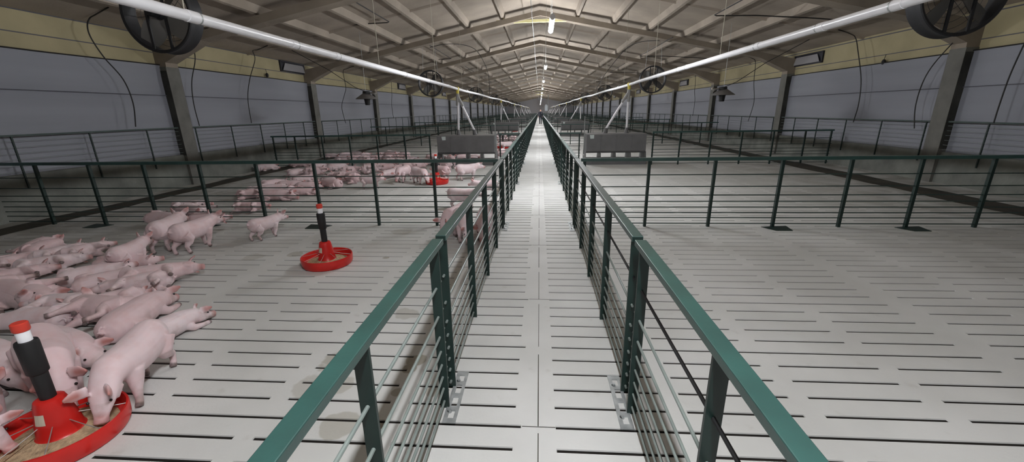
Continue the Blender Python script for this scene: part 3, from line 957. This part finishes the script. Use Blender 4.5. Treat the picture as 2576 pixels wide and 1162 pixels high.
# ---------------------------------------------------------------- wall inlets, sensors, cables
def inlet(s):
    root = empty('air_inlet')
    zc = 0; X = s*8.60
    f = MB()
    for a, b in (((-.72,.13),(.72,.17)), ((-.72,-.17),(.72,-.13)), ((-.72,-.17),(-.66,.17)), ((.66,-.17),(.72,.17))):
        f.box((min(X, X-s*.05), a[0], a[1]), (max(X, X-s*.05), b[0], b[1]))
    f.build('frame', M['inlet'], root)
    r = MB(); r.box((min(X-s*.004, X-s*.008), -.68, -.14), (max(X-s*.004, X-s*.008), .68, .14)); r.build('opening', M['inlet'], root)
    p = MB()
    vs = [(X-s*.02,-.62+.20,.11),(X-s*.02,.66,.11),(X-s*.075,.66,-.13),(X-s*.075,-.66,-.13)]
    vs2 = [(v[0]-s*.008, v[1], v[2]) for v in vs]
    p.add(vs+vs2, [(0,1,2,3),(4,7,6,5),(0,4,5,1),(1,5,6,2),(2,6,7,3),(3,7,4,0)]); p.build('flap', M['flap'], root)
    return root
for s in (-1, 1):
    base = inlet(s)
    for k in range(6):
        o = base if k == 0 else copy_tree(base)
        o.location = (0, 14.55 + 11.6*k, 3.09 + (.06 if s < 0 else -.05))
        tag(o, ('nearest' if k == 0 else ORD[k]) + ' dark air inlet with a grey flap on the %s cream wall' % ('left' if s < 0 else 'right'), 'air inlet', 'wall air inlets')

def cable(name, pts, r, mat, label, cat, group=None, knots=0):
    c = MB(); P = [Vector(p) for p in pts]; out = []
    for i in range(len(P)-1):
        a = P[max(0,i-1)]; b = P[i]; d = P[i+1]; e = P[min(len(P)-1,i+2)]
        for t in range(6):
            t /= 6
            out.append(.5*((2*b) + (d-a)*t + (2*a-5*b+4*d-e)*t*t + (3*b-a-3*d+e)*t**3))
    out.append(P[-1])
    c.tube(out, r, 8)
    o = c.build(name, mat, smooth=True)
    return tag(o, label, cat, group)
X = 8.30
for side, n, pts in (
    ('left', 'in the nearest bay, curving down to the railing', [(7.74,3.35),(7.66,3.2),(7.67,3.0),(7.81,2.69),(8.07,2.31),(8.14,1.86),(8.06,1.40)]),
    ('left', 'just right of the column below the big left fan', [(10.06,3.3),(10.0,2.9),(9.75,2.38),(9.66,1.88),(9.68,1.36)]),
    ('left', 'in the bay left of the nearest air inlet', [(12.19,3.38),(12.21,3.14),(11.82,2.57),(11.59,2.03),(11.55,1.37)]),
    ('left', 'in the bay behind the left gas heater', [(17.8,3.3),(17.86,2.67),(17.62,2.34),(17.26,1.85),(17.43,1.2)]),
    ('left', 'two bays beyond the left gas heater', [(23.6,3.3),(23.5,2.6),(23.3,2.0),(23.4,1.3)]),
    ('right', 'crossing the column below the big right fan', [(9.1,3.3),(9.3,2.95),(9.73,2.42),(9.89,2.03),(9.91,1.54),(9.8,1.09)]),
    ('right', 'in the bay between the two near right columns', [(12.21,3.3),(12.02,2.95),(11.7,2.24),(11.6,1.65),(11.65,1.17)]),
    ('right', 'at the right edge beyond the near right column', [(8.0,3.3),(8.12,2.57),(8.19,2.06),(8.21,1.59),(8.21,1.25)]),
    ('right', 'between the right gas heater and the second right column', [(17.36,3.25),(17.25,2.5),(17.02,1.81),(17.26,1.06)]),
    ('right', 'two bays beyond the right gas heater', [(23.6,3.2),(23.5,2.5),(23.3,1.9),(23.4,1.2)])):
    s = -1 if side == 'left' else 1
    cable('hanging_cable', [(s*7.75, pts[0][0]-.12, roof(7.75)-.01), (s*8.12, pts[0][0]-.04, 3.40)] + [(s*X, y, z) for y, z in pts], .011, M['cable'], 'black cable on the %s wall %s' % (side, n), 'cable', 'cables on the side walls')
for s, yy in ((-1, 13.0), (1, 11.4)):
    zz = LV[s]['joint']
    r = MB(); r.tube([(s*8.55,yy,zz),(s*8.53,yy,zz-.12)], .006, 6)
    root = r.build('hanging_sensor', M['cable'])
    b = MB(); b.lathe([(.0001,-.10),(.035,-.09),(.045,-.02),(.025,.02),(.0001,.03)], (s*8.53,yy,zz-.14), 12); b.build('housing', M['black'], root, True)
    b = MB(); b.tube([(s*8.53,yy,zz-.22),(s*8.53,yy+.03,zz-.38)], .004, 5); b.build('lead', M['rope'], root)
    tag(root, 'small black sensor hanging on the %s cream wall above the curtain' % ('left' if s < 0 else 'right'), 'sensor', 'wall sensors')
for s in (-1, 1):
    for k in range(4):
        yy = 12.3 + 8.3*k if s < 0 else 11.2 + 7.6*k
        zc = 4.03 if s < 0 else 3.74
        p = [(s*4.2, max(yy-9, Y0+.3) if k == 0 else yy-4.5, zc+.02), (s*4.2, yy-2, zc), (s*4.2, yy-.1, zc), (s*4.28, yy, zc), (s*5.2, yy, zc-.02), (s*6.6, yy, zc-.12), (s*7.6, yy, 3.52)]
        c = MB(); c.tube(p, .014, 8)
        o = c.build('ceiling_conduit', M['cable'], smooth=True)
        tag(o, '%s dark angled conduit under the %s half of the ceiling' % (ORD[k], 'left' if s < 0 else 'right'), 'conduit', 'angled ceiling conduits')
cable('drooping_cable', [(-4.2,16.6,3.98),(-3.6,16.6,4.08),(-3.0,17.0,4.10),(-2.55,17.6,3.95),(-2.3,18.6,3.4),(-2.35,20.0,2.9),(-2.49,21.0,2.33)], .011, M['cable'], 'black cable arching from the left ceiling down to the white pipe', 'cable')
cable('drooping_cable', [(4.3,16.2,3.95),(3.75,16.6,3.98),(3.35,17.0,3.85),(3.05,17.6,3.5),(2.75,18.6,3.0),(2.66,20.0,2.6),(2.64,21.0,2.375)], .011, M['cable'], 'black cable arching from the right ceiling down to the white pipe', 'cable')

# ---------------------------------------------------------------- far things beside the walkway
p = MB(); p.tube([(.66,33,0),(.66,33,2.75)], .022, 10)
o = p.build('pole', M['galv'], smooth=True)
j = MB(); j.lathe([(.0001,1.55),(.12,1.56),(.13,1.6),(.13,1.92),(.09,2.0),(.04,2.03),(.0001,2.03)], (.52,33,0), 16); j.build('container', M['jug'], o, True)
tag(o, 'pale container fixed to a thin pole beside the walkway far ahead', 'pole')

per = bpy.data.objects.new('person', PERSON_MESH); COL.objects.link(per)
PERSON_MESH.materials.clear(); PERSON_MESH.materials.append(M['skin'])
per.location = (.12, 52.0, 0)
tag(per, 'person in dark clothes walking on the walkway far down the barn', 'person')
def garment(name, mat, test, push):
    vs = [v.co.copy() for v in PERSON_MESH.vertices]; ns = [v.normal.copy() for v in PERSON_MESH.vertices]
    mp = {}; V = []; F = []
    for f in PERSON_MESH.polygons:
        if all(test(vs[i]) for i in f.vertices):
            q = []
            for i in f.vertices:
                if i not in mp: mp[i] = len(V); V.append(vs[i] + ns[i]*push)
                q.append(mp[i])
            F.append(q)
    me = bpy.data.meshes.new(name); me.from_pydata([v[:] for v in V], [], F); me.materials.append(mat)
    me.polygons.foreach_set('use_smooth', [True]*len(F)); me.update()
    g = bpy.data.objects.new(name, me); COL.objects.link(g); g.parent = per
garment('jacket', M['cloth'], lambda p: .93 < p.z < 1.49 and not (abs(p.x) > .2 and p.z < .95), .014)
garment('trousers', M['cloth'], lambda p: .08 < p.z < 1.0 and abs(p.x) < .2, .010)
garment('boots', M['black'], lambda p: p.z < .16, .014)
garment('hair', M['hair'], lambda p: p.z > 1.68 or (p.z > 1.56 and p.y > .03), .012)

# ---------------------------------------------------------------- the pigs
PIG_LABELS = [
    'white piglet standing with its head down in the nearest red feeder pan',
    'piglet feeding between the nearest black tube and the standing white piglet',
    'piglet lying at the right tip of the near huddle, snout on bare slats',
    'pink piglet lying behind the feeding white one, head to the upper right',
    'whitish piglet in the near huddle with both ears spread',
    'orange-pink piglet stretched out at the right edge of the near huddle',
    'piglet with its rump turned right, lying before the orange-pink piglet',
    'long pale piglet lying across the middle of the near huddle',
    'piglet with a blood-red ear lying in the middle of the near huddle',
    'white-headed piglet at the left edge beside a red-stained ear',
    'piglet lying head to the left just in front of the red-eared one',
    'pale piglet lying near the left edge above the red feeder cap',
    'piglet with a bent foreleg lying in front of the whitish spread-eared piglet',
    'plump pink piglet lying right behind the near feeder tube',
    'piglet lying between the near feeder tube and the feeding white piglet',
    'greyish piglet lying left of the near feeder tube',
    'piglet standing at the left edge left of the near feeder pan',
    'piglet at the bottom left corner with its snout over the near feeder pan',
    'piglet raising its pale head at the far back of the near huddle',
    'dim pink piglet lying in the shaded far left of the near huddle',
    'piglet half risen at the back of the near huddle, left of the standing pair',
    'small piglet lying just left of the feet of the standing pair',
    'left-hand piglet of the pair standing at the back of the near pen',
    'right-hand piglet of the standing pair, ears up, looking to the right',
    'lone piglet seen from behind, standing by the cross fence left of the red feeder',
    'pale piglet at the walkway fence corner in the near pen, head low to the left',
    'piglet with a dark eye peering down at the walkway fence',
    'whitish piglet nose-down between the fence posts beside the walkway',
    'grey piglet walking right beyond the first cross fence toward the walkway',
    'piglet showing only a grey eared head above the walkway rail',
    'small white piglet standing alone right of the far red feeder',
    'white piglet feeding at the left side of the far red feeder',
    'pale piglet behind the funnel of the far red feeder',
    'pink piglet standing in front of the left grey hopper feeder',
    'white-rumped piglet close below the left grey hopper feeder',
    'pink piglet standing head-down at the right end of the second huddle',
    'dark-snouted piglet standing before the second huddle, left of the far red feeder',
    'pink piglet lying in the huddle beyond the first cross fence',
    'pale piglet lying against the far side of the first cross fence',
    'shaded piglet lying in the dark strip along the left wall of the second pen',
    'shaded piglet beside the one in the dark strip of the second pen',
    'pink piglet lying in the crowd of the third pen, above the first cross rail',
    'shaded dark piglet lying near the left wall of the third pen',
    'white piglet standing right of the left grey hopper feeder',
    'dark piglet standing at the right end of the left grey hopper feeder',
    'tiny pale piglet in the pens far beyond the nearest left hopper feeder',
]
PIG_GROUPS = ['piglets in the near left pen', 'piglets in the second left pen', 'piglets in the third left pen', 'piglets far down the left side']
PIGS = [  # pose, x, y, heading, scale, label, group
    ('E', -2.39, 1.92, -1.22, 1.03, 0, 0),
    ('E', -2.87, 1.87, -0.55, 1.12, 1, 0),
    ('B', -2.76, 2.49, 1.31, 0.87, 2, 0),
    ('B', -3.15, 2.65, 1.78, 1.12, 3, 0),
    ('B', -3.56, 2.83, 1.16, 0.85, 4, 0),
    ('L', -3.62, 3.23, 0.58, 0.97, 5, 0),
    ('L', -3.61, 3.06, -2.57, 0.87, 6, 0),
    ('L', -4.24, 3.43, 0.84, 0.88, 7, 0),
    ('L', -4.53, 3.21, -0.17, 1.09, 8, 0),
    ('B', -4.45, 2.93, -0.22, 1.12, 9, 0),
    ('L', -3.91, 2.77, -3.05, 0.88, 10, 0),
    ('L', -3.94, 2.61, -3.02, 0.87, 11, 0),
    ('L', -3.47, 2.68, -2.44, 0.88, 12, 0),
    ('L', -3.50, 2.45, 3.01, 1.06, 13, 0),
    ('B', -3.23, 2.21, -0.28, 1.09, 14, 0),
    ('B', -3.47, 2.02, -0.34, 1.10, 15, 0),
    ('S', -2.98, 1.56, -0.33, 1.08, 16, 0),
    ('E', -2.83, 1.32, 0.30, 0.88, 17, 0),
    ('B', -6.06, 4.25, 2.10, 0.98, 18, 0),
    ('L', -6.13, 4.10, 2.00, 0.86, 19, 0),
    ('L', -5.44, 3.70, 1.38, 0.87, 19, 0),
    ('L', -5.28, 3.96, 1.39, 0.87, 19, 0),
    ('S', -4.41, 3.83, 1.77, 0.87, 20, 0),
    ('L', -5.10, 4.06, 1.36, 0.84, 19, 0),
    ('L', -4.52, 3.92, 0.52, 0.87, 21, 0),
    ('L', -5.10, 3.54, 0.75, 0.86, 19, 0),
    ('L', -4.62, 3.56, 0.99, 0.87, 19, 0),
    ('L', -4.99, 3.24, 1.08, 0.86, 19, 0),
    ('L', -5.66, 3.52, 1.17, 0.87, 19, 0),
    ('L', -4.51, 2.74, 0.45, 0.87, 19, 0),
    ('S', -4.64, 4.56, 1.86, 1.11, 22, 0),
    ('S', -4.24, 4.51, 1.49, 1.07, 23, 0),
    ('S', -3.66, 4.99, 1.25, 0.84, 24, 0),
    ('E', -1.13, 5.29, -1.92, 1.08, 25, 0),
    ('E', -0.97, 4.92, -1.20, 1.10, 26, 0),
    ('E', -0.70, 5.01, -1.54, 1.11, 27, 0),
    ('S', -1.31, 6.71, -0.28, 0.99, 28, 1),
    ('S', -1.04, 7.78, 3.12, 0.87, 29, 1),
    ('S', -1.73, 9.71, 0.55, 1.11, 30, 1),
    ('E', -2.76, 9.17, -0.77, 1.07, 31, 1),
    ('E', -2.37, 9.69, 2.42, 1.01, 32, 1),
    ('S', -2.61, 11.13, 2.42, 0.91, 33, 1),
    ('S', -2.60, 11.90, -1.18, 1.07, 34, 1),
    ('E', -3.25, 9.46, -1.71, 1.08, 35, 1),
    ('S', -3.67, 8.54, -0.03, 0.85, 36, 1),
    ('B', -5.10, 7.38, 0.10, 1.08, 37, 1),
    ('L', -5.52, 8.06, 0.39, 1.08, 37, 1),
    ('B', -4.84, 7.82, 0.35, 0.84, 37, 1),
    ('L', -6.20, 8.75, 1.18, 0.91, 37, 1),
    ('B', -5.57, 8.60, 0.42, 0.95, 37, 1),
    ('B', -5.12, 8.52, 0.21, 0.87, 37, 1),
    ('B', -4.86, 9.01, -0.63, 1.11, 37, 1),
    ('B', -4.65, 8.68, 2.82, 1.08, 37, 1),
    ('L', -4.66, 9.15, 2.52, 1.13, 37, 1),
    ('L', -6.67, 10.43, 1.23, 0.95, 37, 1),
    ('L', -5.78, 10.33, 1.07, 1.09, 37, 1),
    ('B', -5.94, 11.52, 1.06, 1.09, 37, 1),
    ('L', -4.85, 10.49, 1.24, 1.09, 37, 1),
    ('L', -5.00, 11.57, 1.18, 1.07, 37, 1),
    ('L', -4.41, 10.80, 1.08, 1.12, 37, 1),
    ('L', -3.80, 11.68, 0.74, 1.09, 37, 1),
    ('L', -4.52, 12.37, 0.52, 1.07, 37, 1),
    ('L', -6.19, 12.61, 0.56, 1.11, 37, 1),
    ('L', -3.68, 12.63, 0.25, 1.06, 37, 1),
    ('B', -6.65, 11.82, 1.21, 0.93, 37, 1),
    ('L', -5.56, 13.18, 1.08, 1.09, 37, 1),
    ('B', -5.76, 9.44, 0.85, 0.89, 37, 1),
    ('L', -5.94, 7.97, 1.02, 0.88, 37, 1),
    ('L', -4.52, 11.62, 0.68, 0.88, 37, 1),
    ('B', -5.16, 10.04, 0.57, 0.86, 37, 1),
    ('L', -3.58, 11.15, -2.30, 1.04, 37, 1),
    ('L', -5.58, 7.34, 0.61, 0.87, 37, 1),
    ('L', -5.11, 9.63, 2.89, 0.92, 37, 1),
    ('L', -4.01, 10.19, -2.11, 0.99, 37, 1),
    ('L', -5.36, 8.04, 1.63, 0.86, 37, 1),
    ('L', -5.64, 5.78, -0.03, 0.99, 38, 1),
    ('L', -5.94, 6.25, 0.54, 0.88, 38, 1),
    ('L', -5.39, 6.14, -0.34, 1.11, 38, 1),
    ('L', -4.92, 6.22, 0.13, 0.87, 38, 1),
    ('L', -5.10, 5.80, 0.35, 0.85, 38, 1),
    ('B', -7.56, 12.36, 0.21, 1.13, 39, 1),
    ('B', -8.11, 11.51, 1.09, 1.06, 40, 1),
    ('L', -5.88, 14.17, 0.94, 0.84, 41, 2),
    ('B', -2.97, 15.75, -2.70, 0.88, 41, 2),
    ('B', -5.98, 15.42, -2.16, 0.87, 41, 2),
    ('L', -5.85, 13.66, 2.86, 0.84, 41, 2),
    ('B', -3.02, 15.24, 2.75, 0.87, 41, 2),
    ('L', -5.33, 15.08, -0.52, 1.13, 41, 2),
    ('B', -4.86, 14.37, 2.57, 1.09, 41, 2),
    ('L', -3.11, 15.77, -0.62, 0.93, 41, 2),
    ('L', -4.84, 14.04, -2.87, 0.85, 41, 2),
    ('B', -2.28, 13.51, 0.19, 0.85, 41, 2),
    ('L', -3.34, 15.52, -0.47, 1.08, 41, 2),
    ('B', -4.38, 13.60, 0.43, 0.85, 41, 2),
    ('L', -5.45, 14.37, 0.93, 0.88, 41, 2),
    ('L', -3.78, 14.14, 0.44, 0.88, 41, 2),
    ('B', -6.66, 14.37, -2.09, 0.86, 41, 2),
    ('B', -5.80, 15.37, -2.74, 0.85, 41, 2),
    ('B', -7.12, 14.64, -2.57, 0.88, 41, 2),
    ('B', -2.72, 14.05, -2.49, 0.86, 41, 2),
    ('B', -5.74, 13.95, 0.29, 0.86, 41, 2),
    ('B', -2.58, 13.36, 0.02, 0.85, 41, 2),
    ('B', -5.14, 15.31, 2.83, 0.88, 41, 2),
    ('B', -2.28, 14.17, -0.07, 0.86, 41, 2),
    ('B', -5.26, 13.86, -0.66, 0.85, 41, 2),
    ('B', -3.41, 14.02, -0.48, 0.86, 41, 2),
    ('B', -5.43, 14.69, -0.43, 1.08, 41, 2),
    ('B', -3.78, 14.60, 0.99, 0.87, 41, 2),
    ('B', -7.79, 14.84, 0.54, 0.86, 42, 2),
    ('B', -7.28, 14.89, 1.50, 1.09, 42, 2),
    ('B', -7.10, 15.51, -0.08, 0.95, 42, 2),
    ('B', -6.51, 14.88, 1.31, 0.94, 42, 2),
    ('S', -1.41, 17.47, -2.57, 1.02, 43, 2),
    ('S', -1.30, 13.70, -1.84, 1.08, 44, 2),
    ('S', -1.92, 20.82, -0.16, 0.85, 45, 3),
    ('S', -1.75, 20.89, 1.10, 0.88, 45, 3),
    ('S', -1.45, 20.57, -0.91, 0.87, 45, 3),
    ('S', -2.33, 22.13, -1.24, 1.08, 45, 3),
    ('S', -1.43, 22.48, -1.02, 0.85, 45, 3),
    ('S', -2.02, 23.30, -1.01, 0.84, 45, 3),
]

sides = random.Random(21)
for pose, x, y, h, sc, li, gi in PIGS:
    if pose == 'L' and sides.random() < .45: pose = 'R'
    me, eyes = PIG_MESH[pose]
    o = bpy.data.objects.new('piglet', me); COL.objects.link(o)
    o.location = (x, y, 0.0); o.rotation_euler = (0, 0, h); o.scale = (sc, sc, sc)
    tag(o, PIG_LABELS[li], 'pig', PIG_GROUPS[gi])
    if y < 7.2:
        for e in eyes:
            q = bpy.data.objects.new('eye', EYE_MESH); COL.objects.link(q); q.parent = o; q.location = e

# ---------------------------------------------------------------- camera and world
W_PX, H_PX = 2576, 1162
F_PX, PITCH_A, YAW_A, ROLL_A, CAM_H = 1015.59, .28877, -.069771, -.015676, 1.594
B_ = Matrix(((1,0,0),(0,0,-1),(0,1,0)))
cy, sy = math.cos(YAW_A), math.sin(YAW_A); cp, sp_ = math.cos(PITCH_A), math.sin(PITCH_A); cr, sr = math.cos(ROLL_A), math.sin(ROLL_A)
Rm = Matrix(((cr,-sr,0),(sr,cr,0),(0,0,1))) @ Matrix(((1,0,0),(0,cp,-sp_),(0,sp_,cp))) @ Matrix(((cy,0,-sy),(0,1,0),(sy,0,cy))) @ B_
cam = bpy.data.cameras.new('camera'); co = bpy.data.objects.new('camera', cam); COL.objects.link(co)
right, down, fwd = Rm[0], Rm[1], Rm[2]
mw = Matrix.Identity(4)
for i in range(3):
    mw[i][0] = right[i]; mw[i][1] = -down[i]; mw[i][2] = -fwd[i]
mw[2][3] = CAM_H
co.matrix_world = mw
cam.sensor_fit = 'HORIZONTAL'; cam.sensor_width = 36; cam.lens = F_PX/W_PX*36
cam.clip_start = .02; cam.clip_end = 400
scene.camera = co
w = bpy.data.worlds.new('world'); scene.world = w; w.use_nodes = True
w.node_tree.nodes['Background'].inputs[0].default_value = (.02, .022, .025, 1)
w.node_tree.nodes['Background'].inputs[1].default_value = .5
vs_ = scene.view_settings
vs_.view_transform = 'Standard'; vs_.look = 'None'; vs_.gamma = 1; vs_.use_curve_mapping = False
vs_.exposure = 2.44
